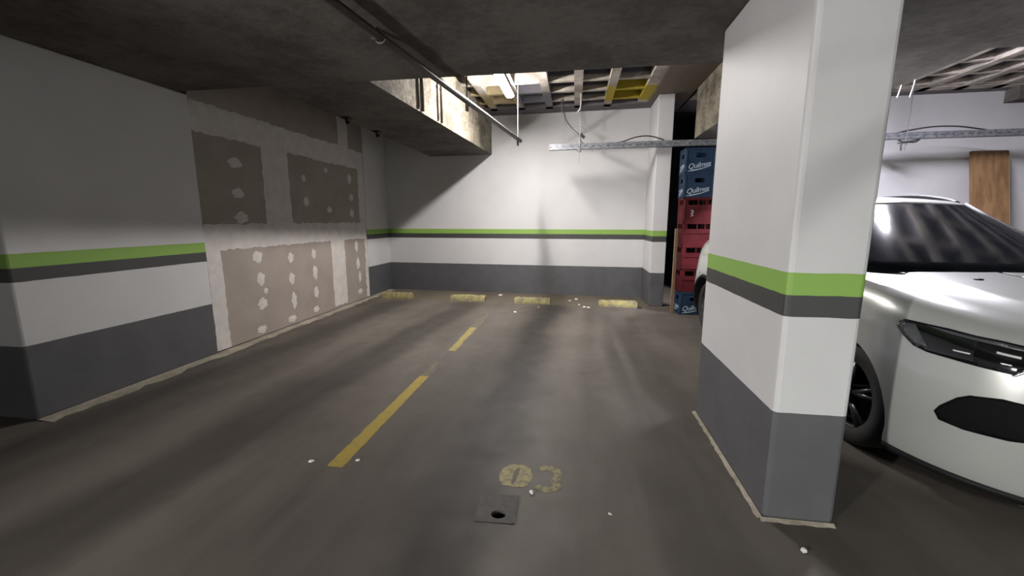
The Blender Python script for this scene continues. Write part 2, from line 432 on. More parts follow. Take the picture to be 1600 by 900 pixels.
# pillars
bm = bmesh.new(); add_box(bm, 0.912, 1.222, 1.92, 3.04, 0, HC, 0.022, 3)
struct(obj('pillar', bm, M['paint_side']), 'big white pillar with green and black stripes beside the car', 'pillar')
bm = bmesh.new(); add_box(bm, 1.225, 1.455, 6.95, 7.80, 0, HW, 0.008)
struct(obj('pillar', bm, M['paint_back']), 'white striped pillar against the back wall beside the crates', 'pillar')
bm = bmesh.new(); add_box(bm, -2.85, 1.78, -3.0, -2.7, 1.82, HC)  # low beam added out of view to screen the left from aisle light
struct(obj('ceiling_beam', bm, M['slab']))
# pale screed strips along the wall feet
bm = bmesh.new()
def strip(p0, p1, w, h, nrm, n=30):
    p0, p1, nrm = Vector(p0), Vector(p1), Vector(nrm)
    rows = []
    for i in range(n + 1):
        p = p0.lerp(p1, i / n); ww = w * random.uniform(0.75, 1.2)
        rows.append([bm.verts.new(p), bm.verts.new(p + Vector((0, 0, h))), bm.verts.new(p + nrm * ww * 0.4 + Vector((0, 0, h * 0.6))), bm.verts.new(p + nrm * ww)])
    for a, b in zip(rows, rows[1:]):
        for k in range(3): bm.faces.new((a[k], a[k + 1], b[k + 1], b[k]))
strip((XW, 2.2, 0.0), (XW, 7.9, 0.0), 0.13, 0.008, (1, 0, 0), 60)
struct(obj('trim_1', bm, M['kerb']))
bm = bmesh.new()
strip((0.912, 1.92, 0), (0.912, 3.04, 0), 0.022, 0.010, (-1, 0, 0)); strip((0.90, 1.92, 0), (1.222, 1.92, 0), 0.022, 0.010, (0, -1, 0), 12)
struct(obj('trim_2', bm, M['kerb']))

# ------------------------------------------------------------------ fluorescent fittings
def fitting(label, loc, strength, col, hang, group=None, L=1.22):
    t = thing('fluorescent_light', label, 'light', loc, (0, 0, 0), group)
    bm = bmesh.new(); add_box(bm, -0.045, 0.045, -L / 2, L / 2, 0.035, 0.085, 0.006)
    obj('housing', bm, M['lamp_body'], t)
    bm = bmesh.new()
    prof = [(0.058 * cos(a), 0.034 + 0.028 * sin(a)) for a in [pi + pi * k / 8 for k in range(9)]]
    add_extrusion(bm, prof, (0, -L / 2 + 0.03, 0), (0, L / 2 - 0.03, 0), (1, 0, 0), (0, 0, 1))
    obj('diffuser', bm, emission('lit_diffuser', col, strength), t)
    for s in (-1, 1):
        bm = bmesh.new(); y = s * (L / 2 - 0.015)
        add_extrusion(bm, [(0.064 * cos(a), 0.036 + 0.036 * sin(a)) for a in [pi + pi * k / 8 for k in range(9)]], (0, y - 0.015, 0), (0, y + 0.015, 0), (1, 0, 0), (0, 0, 1))
        obj('end_cap', bm, M['lamp_body'], t)
        if hang > 0.09:
            bm = bmesh.new(); add_tube(bm, [(0, s * L * 0.36, 0.08), (0, s * L * 0.36, hang)], 0.006, 6)
            obj('hanger', bm, M['wire'], t)
    return t
fitting('lit fluorescent batten hanging in the waffle recess over the near bay', (-0.97, 5.62, 3.13), LAMP_MAIN, (1.0, 0.955, 0.92, 1), 0.495)
fitting('fluorescent batten over the parked car, hidden by the slab', (3.35, 4.95, 3.1), LAMP_RIGHT, (0.90, 0.88, 1.0, 1), 0.525)
fitting('fluorescent batten over the aisle behind the camera on the right', (2.30, -4.6, 2.5), LAMP_AISLE, (0.95, 1.0, 0.96, 1), 0.085)
f2 = fitting('added fill batten set crosswise over the aisle at the far right behind the camera', (4.7, -4.9, 2.5), LAMP_AISLE * 0.18, (0.95, 1.0, 0.96, 1), 0.085)  # added out of view to put more light on the car
f2.rotation_euler = (0, 0, pi / 2)
f3 = fitting('added fill batten set crosswise at the far left behind the camera', (-5.6, -3.2, 2.5), 110.0, (1.0, 0.97, 0.94, 1), 0.085)  # added out of view to brighten the end of the left wall
f3.rotation_euler = (0, 0, pi / 2)
# fill lamp added out of view left of the aisle, turned to the bays
fl_ = thing('fill_light', 'added fill lamp on a pole at the left of the aisle turned to the parking bays', 'light', (-4.05, -2.85, 1.35), (0, 0, 0))
aim = (Vector((0.9, 3.4, 0.95)) - Vector((-4.05, -2.85, 1.35))).normalized(); q = aim.to_track_quat('-Z', 'Y'); fl_.rotation_mode = 'QUATERNION'; fl_.rotation_quaternion = q
bm = bmesh.new(); add_extrusion(bm, [(0.10 * cos(2 * pi * k / 16), 0.10 * sin(2 * pi * k / 16)) for k in range(16)], (0, 0, 0.03), (0, 0, 0.16), (1, 0, 0), (0, 1, 0)); obj('housing', bm, M['trim'], fl_)
bm = bmesh.new(); add_tube(bm, [(0, 0.0, 0.1), (q.inverted() @ Vector((0, 0, -1.30)))], 0.02, 8); obj('stand', bm, M['trim'], fl_)
sd = bpy.data.lights.new('fill_lamp', 'SPOT'); sd.energy = FILL; sd.spot_size = radians(62); sd.spot_blend = 0.75; sd.shadow_soft_size = 0.09; sd.color = (1.0, 0.97, 0.95)
so = bpy.data.objects.new('fill_lamp', sd); COL.objects.link(so); so.parent = fl_


# ------------------------------------------------------------------ overhead services
t = thing('suspended_pipe', 'long dark pipe hung under the slab running into the lit recess', 'pipe', (0, 0, 0))
PA, PB = Vector((-1.64, -0.6, 2.545)), Vector((-0.82, 6.25, 2.545))
bm = bmesh.new(); add_tube(bm, [PA, PB], 0.026, 14); obj('pipe', bm, M['steel_dark'], t, True)
def on_pipe(y): return PA.lerp(PB, (y - PA.y) / (PB.y - PA.y))
for y in (4.15, 6.1):
    p = on_pipe(y); bm = bmesh.new(); add_tube(bm, [(p.x, p.y, p.z - 0.05), (p.x, p.y, 3.32)], 0.007, 8); obj('hanger_rod', bm, M['wire'] if y > 5 else M['steel_dark'], t)
    bm = bmesh.new(); add_box(bm, p.x - 0.012, p.x + 0.012, p.y - 0.02, p.y + 0.02, p.z - 0.09, p.z - 0.02); obj('clamp', bm, M['steel_dark'], t)
for y in (0.6, 2.68):
    p = on_pipe(y); bm = bmesh.new()
    add_tube(bm, [(p.x + 0.036 * cos(a), p.y, p.z + 0.036 * sin(a)) for a in [radians(200 + 14 * k) for k in range(11)]], 0.008, 6)
    add_box(bm, p.x - 0.05, p.x - 0.02, p.y - 0.02, p.y + 0.02, p.z - 0.02, HC); obj('bracket', bm, M['steel_dark'], t)

# cable tray: perforated channel hung across both bays
TY, TZ = 6.80, 2.49
t = thing('cable_tray', 'long galvanised cable tray hung across the bays in front of the back wall', 'cable tray', (0, TY, TZ))
bm = bmesh.new()
prof = [(-0.045, 0.085), (-0.045, 0.0), (0.045, 0.0), (0.045, 0.085), (0.032, 0.085), (0.032, 0.080), (0.041, 0.080), (0.041, 0.004), (-0.041, 0.004), (-0.041, 0.080), (-0.032, 0.080), (-0.032, 0.085)]
add_extrusion(bm, prof, (-0.43, 0, 0), (6.25, 0, 0.045), (0, 1, 0), (0, 0, 1)); obj('channel', bm, M['tray'], t)
for x, dn in ((0.035, -0.20), (4.52, -0.13)):
    bm = bmesh.new(); add_tube(bm, [(x, -0.052, dn), (x + 0.004, -0.053, 0.1), (x, -0.05, HW - TZ + 0.02)], 0.006, 6); obj('hanger_wire', bm, M['wire'], t)
    bm = bmesh.new(); add_box(bm, x - 0.03, x + 0.03, -0.062, 0.062, -0.02, 0.0, 0.004); add_box(bm, x - 0.018, x + 0.018, -0.066, -0.05, -0.045, 0.03, 0.004); obj('clamp', bm, M['wire'], t)
bm = bmesh.new(); add_tube(bm, [(0.42, -0.045, 0.01), (0.425, -0.05, -0.09)], 0.004, 6); obj('wire_end', bm, M['wire'], t)
bm = bmesh.new(); add_tube(bm, [(0.24, -0.045, 0.0), (0.235, -0.05, -0.05)], 0.004, 6); obj('wire_end', bm, M['wire'], t)
# cables
def cable(label, pts, r, mat, cat='cable', name='power_cable', extra=None, group=None):
    bm = bmesh.new(); add_tube(bm, smooth_path(pts), r, 7)
    o = obj(name, bm, mat, None, True); return tag(o, label, cat, group)
c = cable('black cable looping down from the waffle ceiling to the tray', [(-0.24, 6.98, HW), (-0.20, 6.96, 3.02), (-0.10, 6.93, 2.86), (0.02, 6.90, 2.74), (0.045, 6.88, 2.68), (0.06, 6.86, 2.62), (0.14, 6.83, 2.575), (0.3, 6.81, 2.575), (0.6, 6.80, 2.578)], 0.009, M['cable'])
bm = bmesh.new(); add_box(bm, -0.05, 0.05, -0.022, 0.022, -0.022, 0.022, 0.008); po = obj('plug', bm, M['cable'], c); po.location = (0.075, 6.885, 2.715); po.rotation_euler = (0, radians(42), 0)
cable('thin grey cable beside the black loop above the tray', [(-0.27, 7.0, HW), (-0.24, 6.98, 3.04), (-0.16, 6.95, 2.86), (-0.05, 6.92, 2.76), (0.035, 6.90, 2.70)], 0.005, M['wire'])
cable('black cable arching over the tray before the striped back pillar', [(0.58, 6.80, 2.58), (0.70, 6.79, 2.595), (0.86, 6.78, 2.645), (1.02, 6.78, 2.665), (1.16, 6.785, 2.645), (1.30, 6.80, 2.60)], 0.009, M['cable'])
cable('black cable arching over the tray above the parked car', [(4.40, 6.80, 2.60), (4.58, 6.79, 2.64), (4.85, 6.78, 2.675), (5.15, 6.78, 2.67), (5.40, 6.79, 2.635), (5.55, 6.80, 2.61)], 0.010, M['cable'])
cable('black cord knotted round the tray clamp above the car', [(4.42, 6.74, 2.50), (4.50, 6.735, 2.475), (4.60, 6.735, 2.49), (4.68, 6.74, 2.51), (4.62, 6.735, 2.47), (4.47, 6.73, 2.465), (4.46, 6.73, 2.36)], 0.010, M['cable'])
cable('curled loose wire above the tray', [(0.03, 6.74, 2.70), (-0.04, 6.74, 2.76), (-0.07, 6.74, 2.80), (0.02, 6.74, 2.83), (0.10, 6.74, 2.79), (0.13, 6.74, 2.74), (0.05, 6.74, 2.72)], 0.0035, M['wire'], 'wire', 'loose_wire')
cable('white tie hanging from the ceiling rib above the tray', [(0.035, 6.72, HW), (0.04, 6.72, 3.18), (0.03, 6.72, 3.08), (-0.02, 6.72, 3.02)], 0.007, M['wire_white'], 'wire', 'hanging_tie')
for k, (x, lab) in enumerate(((4.02, 'left one of two white ties hanging from the far bay ceiling'), (4.16, 'right one of two white ties hanging from the far bay ceiling'))):
    cable(lab, [(x, 6.2, HW), (x - 0.01, 6.2, 3.1), (x - 0.04, 6.2, 2.93)], 0.007, M['wire_white'], 'wire', 'hanging_tie', None, 'white ties over the car bay')
# conduits clipped to the beam's lit side
def bx(y): return -1.835 + (y - 3.62) / (7.88 - 3.62) * 0.26
for y, r, lab in ((4.66, 0.013, 'first thin conduit from the near end of the lit beam side'), (4.77, 0.016, 'second thin conduit from the near end of the lit beam side'),
               (5.24, 0.010, 'third thin conduit from the near end of the lit beam side'), (5.36, 0.013, 'conduit nearest the back wall on the lit beam side')):
    bm = bmesh.new(); x = bx(y) + r + 0.002; add_tube(bm, [(x, y, HC + 0.03), (x, y, 3.6)], r, 8)
    o = tag(obj('conduit', bm, M['conduit'], None, True), lab, 'conduit', 'conduits on the lit beam side')
    bm = bmesh.new(); add_box(bm, bx(y) - 0.002, x + r + 0.004, y - r - 0.012, y + r + 0.012, 3.02, 3.045, 0.003); obj('clip', bm, M['wire'], o)
for (x, y), lab in zip(((-2.74, 4.85), (-2.74, 5.62)), ('nearer of two dark hooks under the beam by the left wall', 'farther of two dark hooks under the beam by the left wall')):
    bm = bmesh.new(); add_tube(bm, smooth_path([(x, y, HC + 0.02), (x, y, HC - 0.03), (x + 0.02, y - 0.02, HC - 0.055), (x + 0.05, y - 0.03, HC - 0.04)], 5), 0.014, 8)
    add_box(bm, x - 0.045, x + 0.045, y - 0.045, y + 0.045, HC + 0.003, HC + 0.016)
    tag(obj('ceiling_hook', bm, M['trim']), lab, 'hook', 'hooks under the beam')
# pipe over the aisle at the right of the camera
bm = bmesh.new(); add_tube(bm, [(1.78, -4.5, 2.14), (1.78, 0.9, 2.14)], 0.04, 14)
o = tag(obj('aisle_pipe', bm, M['steel_dark'], None, True), 'thick pipe over the aisle to the right of the camera', 'pipe')
for y in (-3.6, -0.2):
    bm = bmesh.new(); add_tube(bm, [(1.78, y, 2.17), (1.78, y, HC)], 0.006, 6); obj('hanger_rod', bm, M['wire'], o)

# ------------------------------------------------------------------ floor markings, blocks, drain, crumbs
bm = bmesh.new()
def paint_strip(y0, y1, w0, w1, xc0, xc1, n=40, amp=0.004):
    rows = []
    for i in range(n + 1):
        f = i / n; y = y0 + (y1 - y0) * f; xc = xc0 + (xc1 - xc0) * f; w = w0 + (w1 - w0) * f
        rows.append((bm.verts.new((xc - w / 2 + random.uniform(-amp, amp), y, 0.0015)), bm.verts.new((xc + w / 2 + random.uniform(-amp, amp), y, 0.0015))))
    for a, b in zip(rows, rows[1:]): bm.faces.new((a[0], a[1], b[1], b[0]))
t = thing('parking_line', 'worn yellow line dividing the two parking bays on the floor', 'parking line', (0, 0, 0))
paint_strip(2.0, 3.42, 0.10, 0.085, -1.335, -1.325); obj('painted_stretch', bm, M['line_strong'], t)
bm = bmesh.new(); paint_strip(3.42, 3.80, 0.085, 0.06, -1.325, -1.31, 12, 0.02); obj('faded_stretch', bm, M['line_faded'], t)
bm = bmesh.new(); paint_strip(4.17, 5.18, 0.08, 0.085, -1.292, -1.295, 30, 0.008); obj('painted_stretch', bm, M['line'], t)
bm = bmesh.new(); paint_strip(5.22, 5.95, 0.09, 0.05, -1.295, -1.27, 16, 0.02); obj('faded_stretch', bm, M['line_faded'], t)
# stall number
t = thing('bay_number', 'faded yellow bay number painted beside the floor drain', 'number', (0, 0, 0))
def flat_poly(outer, inner=None, z=0.0015):
    bm = bmesh.new()
    if inner is None: bm.faces.new([bm.verts.new((x, y, z)) for x, y in outer])
    else:
        a = [bm.verts.new((x, y, z)) for x, y in outer]; b = [bm.verts.new((x, y, z)) for x, y in inner]
        for i in range(len(a)): bm.faces.new((a[i], a[(i + 1) % len(a)], b[(i + 1) % len(b)], b[i]))
    return bm
N = 36; cx, cy = -0.293, 2.075
def sup(rx, ry, ph, amp, sh=0): return [(cx + rx * math.copysign(abs(cos(2 * pi * k / N)) ** .75, cos(2 * pi * k / N)) + sh * sin(2 * pi * k / N) * ry + random.uniform(-amp, amp), cy + ry * math.copysign(abs(sin(2 * pi * k / N)) ** .75, sin(2 * pi * k / N)) + random.uniform(-amp, amp)) for k in range(N)]
obj('digit', flat_poly(sup(0.088, 0.102, 0, 0.006), sup(0.0135, 0.074, 0, 0.003, 0.12)), M['number'], t)
bm = bmesh.new(); pts = []
P3 = [(-0.165, 2.155), (-0.12, 2.172), (-0.075, 2.155), (-0.062, 2.105), (-0.075, 2.055), (-0.062, 2.02), (-0.085, 1.985), (-0.13, 1.978), (-0.17, 2.0)]
path = smooth_path([(x, y, 0.0015) for x, y in P3], 6); prev = None
for i, p in enumerate(path):
    d = (path[min(i + 1, len(path) - 1)] - path[max(i - 1, 0)]).normalized(); nrm = Vector((-d.y, d.x, 0)); w = 0.022 + random.uniform(-.003, .003)
    cur = (bm.verts.new(p + nrm * w), bm.verts.new(p - nrm * w))
    if prev: bm.faces.new((prev[0], prev[1], cur[1], cur[0]))
    prev = cur
obj('digit', bm, M['number_faded'], t)

# wheel stops
def stop(x0, x1, y, label, rot=0.0):
    L = x1 - x0; t = thing('parking_block', label, 'parking block', ((x0 + x1) / 2, y, 0), (0, 0, rot), 'yellow parking blocks along the back wall')
    bm = bmesh.new(); n = 16; rows = []
    prof = [(0.0, 0.0), (0.004, 0.035), (0.022, 0.085), (0.034, 0.098), (0.12, 0.098), (0.133, 0.085), (0.15, 0.03), (0.155, 0.0)]
    for i in range(n + 1):
        f = i / n; e = min(f, 1 - f); sq = min(1.0, 0.86 + e * 2.2) if e < 0.07 else 1.0
        rows.append([bm.verts.new((-L / 2 + L * f + random.uniform(-.003, .003), v[0] + random.uniform(-.004, .004), v[1] * sq + (random.uniform(-.005, .004) if v[1] > 0.05 else 0))) for v in prof])
    for a, b in zip(rows, rows[1:]):
        for k in range(len(prof) - 1): bm.faces.new((a[k], a[k + 1], b[k + 1], b[k]))
    bm.faces.new(rows[0]); bm.faces.new(rows[-1])
    obj('block', bm, M['block'], t)
    for s in (-0.3, 0.3):
        bm = bmesh.new(); add_tube(bm, [(s * L, 0.077, 0.08), (s * L, 0.077, 0.104)], 0.014, 10); obj('anchor_bolt', bm, M['iron'], t)
stop(-3.50, -2.91, 6.98, 'worn yellow parking block beside the drywall partition', 0.02)
stop(-2.15, -1.53, 6.92, 'worn yellow parking block, second from the left wall')
stop(-1.00, -0.39, 6.85, 'bright yellow parking block below the dark smear on the wall')
stop(0.41, 1.03, 6.80, 'worn yellow parking block nearest the striped back pillar', -0.03)

# drain
t = thing('floor_drain', 'square iron floor drain with a round hole beside the bay number', 'drain', (-0.345, 1.80, 0), (0, 0, 0.04))
bm = bmesh.new(); H2 = 0.098; n = 40; hx, hy, hr = 0.012, -0.045, 0.036
o_ = []; i_ = []
for k in range(n):
    a = 2 * pi * k / n; c_, s_ = cos(a), sin(a); m = max(abs(c_), abs(s_))
    o_.append((H2 * c_ / m, H2 * s_ / m)); i_.append((hx + hr * c_, hy + hr * 0.8 * s_))
va = [[bm.verts.new((x, y, z)) for x, y in L_] for L_, z in ((o_, 0.0), (o_, 0.004), (i_, 0.004), (i_, -0.02))]
for A_, B_ in zip(va, va[1:]):
    for k in range(n): bm.faces.new((A_[k], A_[(k + 1) % n], B_[(k + 1) % n], B_[k]))
obj('cover_plate', bm, M['iron'], t)
bm = bmesh.new(); add_tube(bm, [(hx, hy, -0.001), (hx, hy, -0.14)], 0.06, 20, False); bm.faces.new([bm.verts.new((hx + 0.06 * cos(2 * pi * k / 20), hy + 0.06 * sin(2 * pi * k / 20), -0.139)) for k in range(20)])
obj('sump', bm, M['pit'], t)

# plaster crumbs
def crumb(x, y, s, label, mat='plaster', name='plaster_crumb', flat=0.4):
    bm = bmesh.new(); bmesh.ops.create_icosphere(bm, subdivisions=2, radius=s)
    for v in bm.verts:
        v.co *= random.uniform(0.75, 1.25); v.co.z = max(v.co.z * flat + s * flat * 0.8, 0.0)
        v.co.x *= 1.3
    o = obj(name, bm, M[mat]); o.location = (x, y, 0.0); o.rotation_euler = (0, 0, random.uniform(0, 3))
    return tag(o, label, 'crumb' if mat == 'plaster' else 'scrap', 'plaster crumbs on the floor' if mat == 'plaster' else None)
crumb(-1.36, 7.55, 0.035, 'white crumb against the back wall right of the second block')
crumb(0.05, 7.35, 0.030, 'white crumb by the back wall between the two right blocks')
crumb(-0.06, 7.2, 0.022, 'small white crumb behind the bright yellow block')
crumb(0.10, 6.86, 0.020, 'small white crumb in line with the block fronts')
crumb(0.18, 6.70, 0.024, 'white crumb left of the nearest crumb in its cluster')
crumb(0.24, 6.66, 0.026, 'largest white crumb left of the right block')
crumb(-0.88, 6.15, 0.024, 'white flat crumb before the bright yellow block')
crumb(-0.56, 6.60, 0.012, 'tiny crumb on the dark wheel track before the block')
crumb(-1.50, 2.03, 0.012, 'white crumb left of the near end of the yellow line')
crumb(-1.235, 2.08, 0.011, 'white crumb right of the near end of the yellow line')
crumb(-0.19, 1.94, 0.010, 'white crumb between drain and bay number', flat=0.8)
crumb(0.20, 1.84, 0.007, 'pale crumb on the floor right of the bay number')
crumb(1.005, 1.735, 0.013, 'pale crumb before the foot of the big pillar')
crumb(1.06, 6.76, 0.03, 'dark scrap at the right end of the right block', 'leaf', 'dark_scrap', 0.4)

# ------------------------------------------------------------------ beer crates between the pillars
CW, CD, CH = 0.42, 0.31, 0.345
def panel_with_holes(bm, w, h, holes, place, th=0.006):
    xs = sorted({0, w} | {v for q in holes for v in q[:2]}); zs = sorted({0, h} | {v for q in holes for v in q[2:]})
    for a, b in zip(xs, xs[1:]):
        for c, d in zip(zs, zs[1:]):
            mx, mz = (a + b) / 2, (c + d) / 2
            if any(q[0] < mx < q[1] and q[2] < mz < q[3] for q in holes): continue
            vs = [(a, 0, c), (b, 0, c), (b, 0, d), (a, 0, d)]
            f = [bm.verts.new(place @ Vector((x, y, z))) for x, y, z in vs]; g = [bm.verts.new(place @ Vector((x, th, z))) for x, y, z in vs]
            bm.faces.new(f); bm.faces.new(g)
            for k in range(4): bm.faces.new((f[k], f[(k + 1) % 4], g[(k + 1) % 4], g[k]))
def rotz(a, t): return Matrix.Translation(t) @ Matrix.Rotation(a, 4, 'Z')
EMB = []
def make_crate(mat, style):
    t = thing('bottle_crate', '', 'crate', (0, 0, 0), (0, 0, 0), 'stacked bottle crates')
    bm = bmesh.new()
    if style == 'blue': hf = [(0.145, 0.275, 0.205, 0.265)]; hs = [(0.10, 0.21, 0.205, 0.265)]
    else: hf = [(0.06, 0.19, 0.235, 0.305), (0.205, 0.30, 0.235, 0.305), (0.315, 0.38, 0.235, 0.305)]; hs = [(0.06, 0.14, 0.235, 0.305), (0.165, 0.25, 0.235, 0.305)]
    panel_with_holes(bm, CW, CH - 0.01, hf, rotz(0, (-CW / 2, -CD / 2, 0.005)))
    panel_with_holes(bm, CW, CH - 0.01, hf, rotz(pi, (CW / 2, CD / 2, 0.005)))
    panel_with_holes(bm, CD, CH - 0.01, hs, rotz(-pi / 2, (-CW / 2, CD / 2, 0.005)))
    panel_with_holes(bm, CD, CH - 0.01, hs, rotz(pi / 2, (CW / 2, -CD / 2, 0.005)))
    add_box(bm, -CW / 2 + .004, CW / 2 - .004, -CD / 2 + .004, CD / 2 - .004, 0.004, 0.012)
    obj('shell', bm, mat, t)
    for z0, z1 in ((0.0, 0.022), (CH - 0.03, CH - 0.001)) + (((0.175, 0.187),) if style != 'blue' else ()):
        e = 0.007; bm = bmesh.new()
        for (a, b, c, d) in ((-CW / 2 - e, CW / 2 + e, -CD / 2 - e, -CD / 2 + .004), (-CW / 2 - e, CW / 2 + e, CD / 2 - .004, CD / 2 + e), (-CW / 2 - e, -CW / 2 + .004, -CD / 2 - e, CD / 2 + e), (CW / 2 - .004, CW / 2 + e, -CD / 2 - e, CD / 2 + e)):
            add_box(bm, a, b, c, d, z0, z1)
        obj('rim', bm, mat, t)
    for sx in (-1, 1):
        for sy in (-1, 1):
            bm = bmesh.new(); bmesh.ops.create_cone(bm, cap_ends=True, segments=14, radius1=0.026, radius2=0.026, depth=CH - 0.04, matrix=Matrix.Translation((sx * (CW / 2 - 0.017), sy * (CD / 2 - 0.017), CH / 2)))
            obj('corner_post', bm, mat, t)
    # print
    if style == 'blue':
        for (loc, rz, sc) in (((-0.02, -CD / 2 - 0.002, 0.075), 0, 0.098), ((-CW / 2 - 0.002, 0.02, 0.075), -pi / 2, 0.080)):
            cu = bpy.data.curves.new('logo', 'FONT'); cu.body = 'Quilmes'; cu.size = sc; cu.shear = 0.35; cu.offset = 0.0008; cu.align_x = 'CENTER'; cu.extrude = 0.0012; cu.space_character = 0.92
            cu.materials.append(M['ink'])
            o = bpy.data.objects.new('logo', cu); COL.objects.link(o); o.parent = t
            bpy.context.view_layer.update()
            tm = bpy.data.meshes.new_from_object(o.evaluated_get(bpy.context.evaluated_depsgraph_get())); bpy.data.objects.remove(o); bpy.data.curves.remove(cu)
            sb = bmesh.new(); sb.from_mesh(tm); bmesh.ops.delete(sb, geom=[v for v in sb.verts if abs(v.co.x) > 0.32 or abs(v.co.y) > 0.2], context='VERTS'); sb.to_mesh(tm); sb.free()
            tm.name = 'logo'; o = bpy.data.objects.new('logo', tm); COL.objects.link(o); o.parent = t
            MX = Matrix.Translation(loc) @ Matrix.Rotation(rz, 4, 'Z') @ Matrix.Rotation(pi / 2, 4, 'X') @ Matrix.Rotation(radians(9), 4, 'Z')
            o.matrix_basis = MX
            bm = bmesh.new(); pts = smooth_path([(-2.0, -0.35, 0), (-1.0, -0.30, 0), (0.4, -0.22, 0), (1.6, -0.02, 0)], 6); prev = None
            for i, p in enumerate(pts):
                w = 0.09 * (1 - i / len(pts)) + 0.03; cur = (bm.verts.new((p.x, p.y + w, 0)), bm.verts.new((p.x, p.y - w, 0)))
                if prev: bm.faces.new((prev[0], prev[1], cur[1], cur[0]))
                prev = cur
            u = obj('logo_swash', bm, M['ink'], t)
            u.matrix_basis = MX @ Matrix.Diagonal((sc, sc, sc, 1))
    else:
        bm = bmesh.new()
        for pts, w in ((((-0.022, 0.150), (-0.005, 0.163), (0.012, 0.150), (0.002, 0.13), (-0.006, 0.105), (0.004, 0.088), (0.02, 0.094)), 0.006), (((-0.02, 0.118), (0.0, 0.122), (0.02, 0.128)), 0.004), (((-0.014, 0.085), (-0.016, 0.07)), 0.005)):
            pp = smooth_path([(x, -CD / 2 - 0.002, z) for x, z in pts], 5); prev = None
            for i, p in enumerate(pp):
                d = (pp[min(i + 1, len(pp) - 1)] - pp[max(i - 1, 0)]).normalized(); nn = Vector((-d.z, 0, d.x))
                cur = (bm.verts.new(p + nn * w), bm.verts.new(p - nn * w))
                if prev: bm.faces.new((prev[0], prev[1], cur[1], cur[0]))
                prev = cur
        bm_e = bm
        EMB.append(bm_e)
    return t
def dup(root, loc, rz, label):
    r = root.copy(); COL.objects.link(r); r.location = loc; r.rotation_euler = (0, 0, rz); r['label'] = label
    for ch in list(root.children):
        c = ch.copy(); COL.objects.link(c); c.parent = r
    return r
blue = make_crate(M['crate_blue'], 'blue'); red = make_crate(M['crate_red'], 'red')
stack = [('blue', 'blue bottle crate at the foot of the stack'), ('red', 'red bottle crate second from the floor, on the lowest blue one'), ('red', 'red bottle crate third from the floor, behind the car hip'),
         ('red', 'red bottle crate with two red crates under it and one above'), ('red', 'topmost red bottle crate, right under the blue ones'), ('blue', 'blue bottle crate resting on the topmost red one'), ('blue', 'topmost blue bottle crate just below the cable tray')]
used = {'blue': False, 'red': False}
for k, (s, lab) in enumerate(stack):
    src = blue if s == 'blue' else red
    loc = (1.775 - 0.006 * k + random.uniform(-.01, .01) + (0.012 if k < 2 else 0), 6.55 + random.uniform(-.008, .008), k * CH + 0.001); rz = random.uniform(-.025, .025)
    if not used[s]:
        src.location = loc; src.rotation_euler = (0, 0, rz); src['label'] = lab; used[s] = True
    else:
        cp = dup(src, loc, rz, lab)
        if k == 4:          # only this one shows its printed mark
            o = obj('emblem', EMB[0], M['ink'], cp); o.location = (-0.09, 0, 0)
# wooden batten standing by the crates
bm = bmesh.new(); add_box(bm, -0.022, 0.022, -0.012, 0.012, 0, 1.28, 0.003)
o = tag(obj('wooden_batten', bm, M['batten']), 'thin weathered wooden batten standing between back pillar and crates', 'wood'); o.location = (1.495, 6.50, 0); o.rotation_euler = (0, 0.0, 0.2)
# plywood board
bm = bmesh.new(); add_box(bm, -0.25, 0.25, -0.009, 0.009, 0, 2.47, 0.02)
o = tag(obj('plywood_board', bm, M['ply']), 'tall brown plywood board leaning on the wall behind the car', 'board'); o.location = (6.08, 6.93, 0.0); o.rotation_euler = (radians(-11), 0, 0)

# ------------------------------------------------------------------ the parked car (nose towards the camera)
CX = 2.58
car = thing('parked_car', 'silver white parked car nosing out beside the big pillar', 'car', (2.528, 3.999, 0), (0, 0, radians(1.5)))
def lin(tab, v):
    if v <= tab[0][0]: return tab[0][1]
    for (a, b), (c, d) in zip(tab, tab[1:]):
        if v <= c:
            f = (v - a) / (c - a); return b + (d - b) * f
    return tab[-1][1]
def ring(w, yf, yr, lf=0.85, lr=0.5, n=2.3, nr=2.6, NF=22, NS=26):
    """closed plan outline: right flank (x<0) from nose to tail, then left flank back"""
    half = []
    for k in range(NF + 1):            # nose centre -> flank
        a = pi / 2 * (1 - k / NF); c, s = max(cos(a), 0.0), sin(a)
        half.append((-w * c ** (2 / n), yf + lf - lf * s ** (2 / n)))
    for k in range(1, NS): half.append((-w, yf + lf + (yr - lr - yf - lf) * k / NS))
    for k in range(NF + 1):
        a = pi / 2 * k / NF; c, s = max(cos(a), 0.0), sin(a)
        half.append((-w * c ** (2 / nr), yr - lr + lr * s ** (2 / nr)))
    return half + [(-x, y) for x, y in reversed(half[1:-1])]
ZC = [(1.75, 0.86), (2.0, 0.915), (2.3, 0.975), (2.6, 1.02), (2.9, 1.05), (3.3, 1.07), (5.0, 1.12), (6.15, 1.15)]
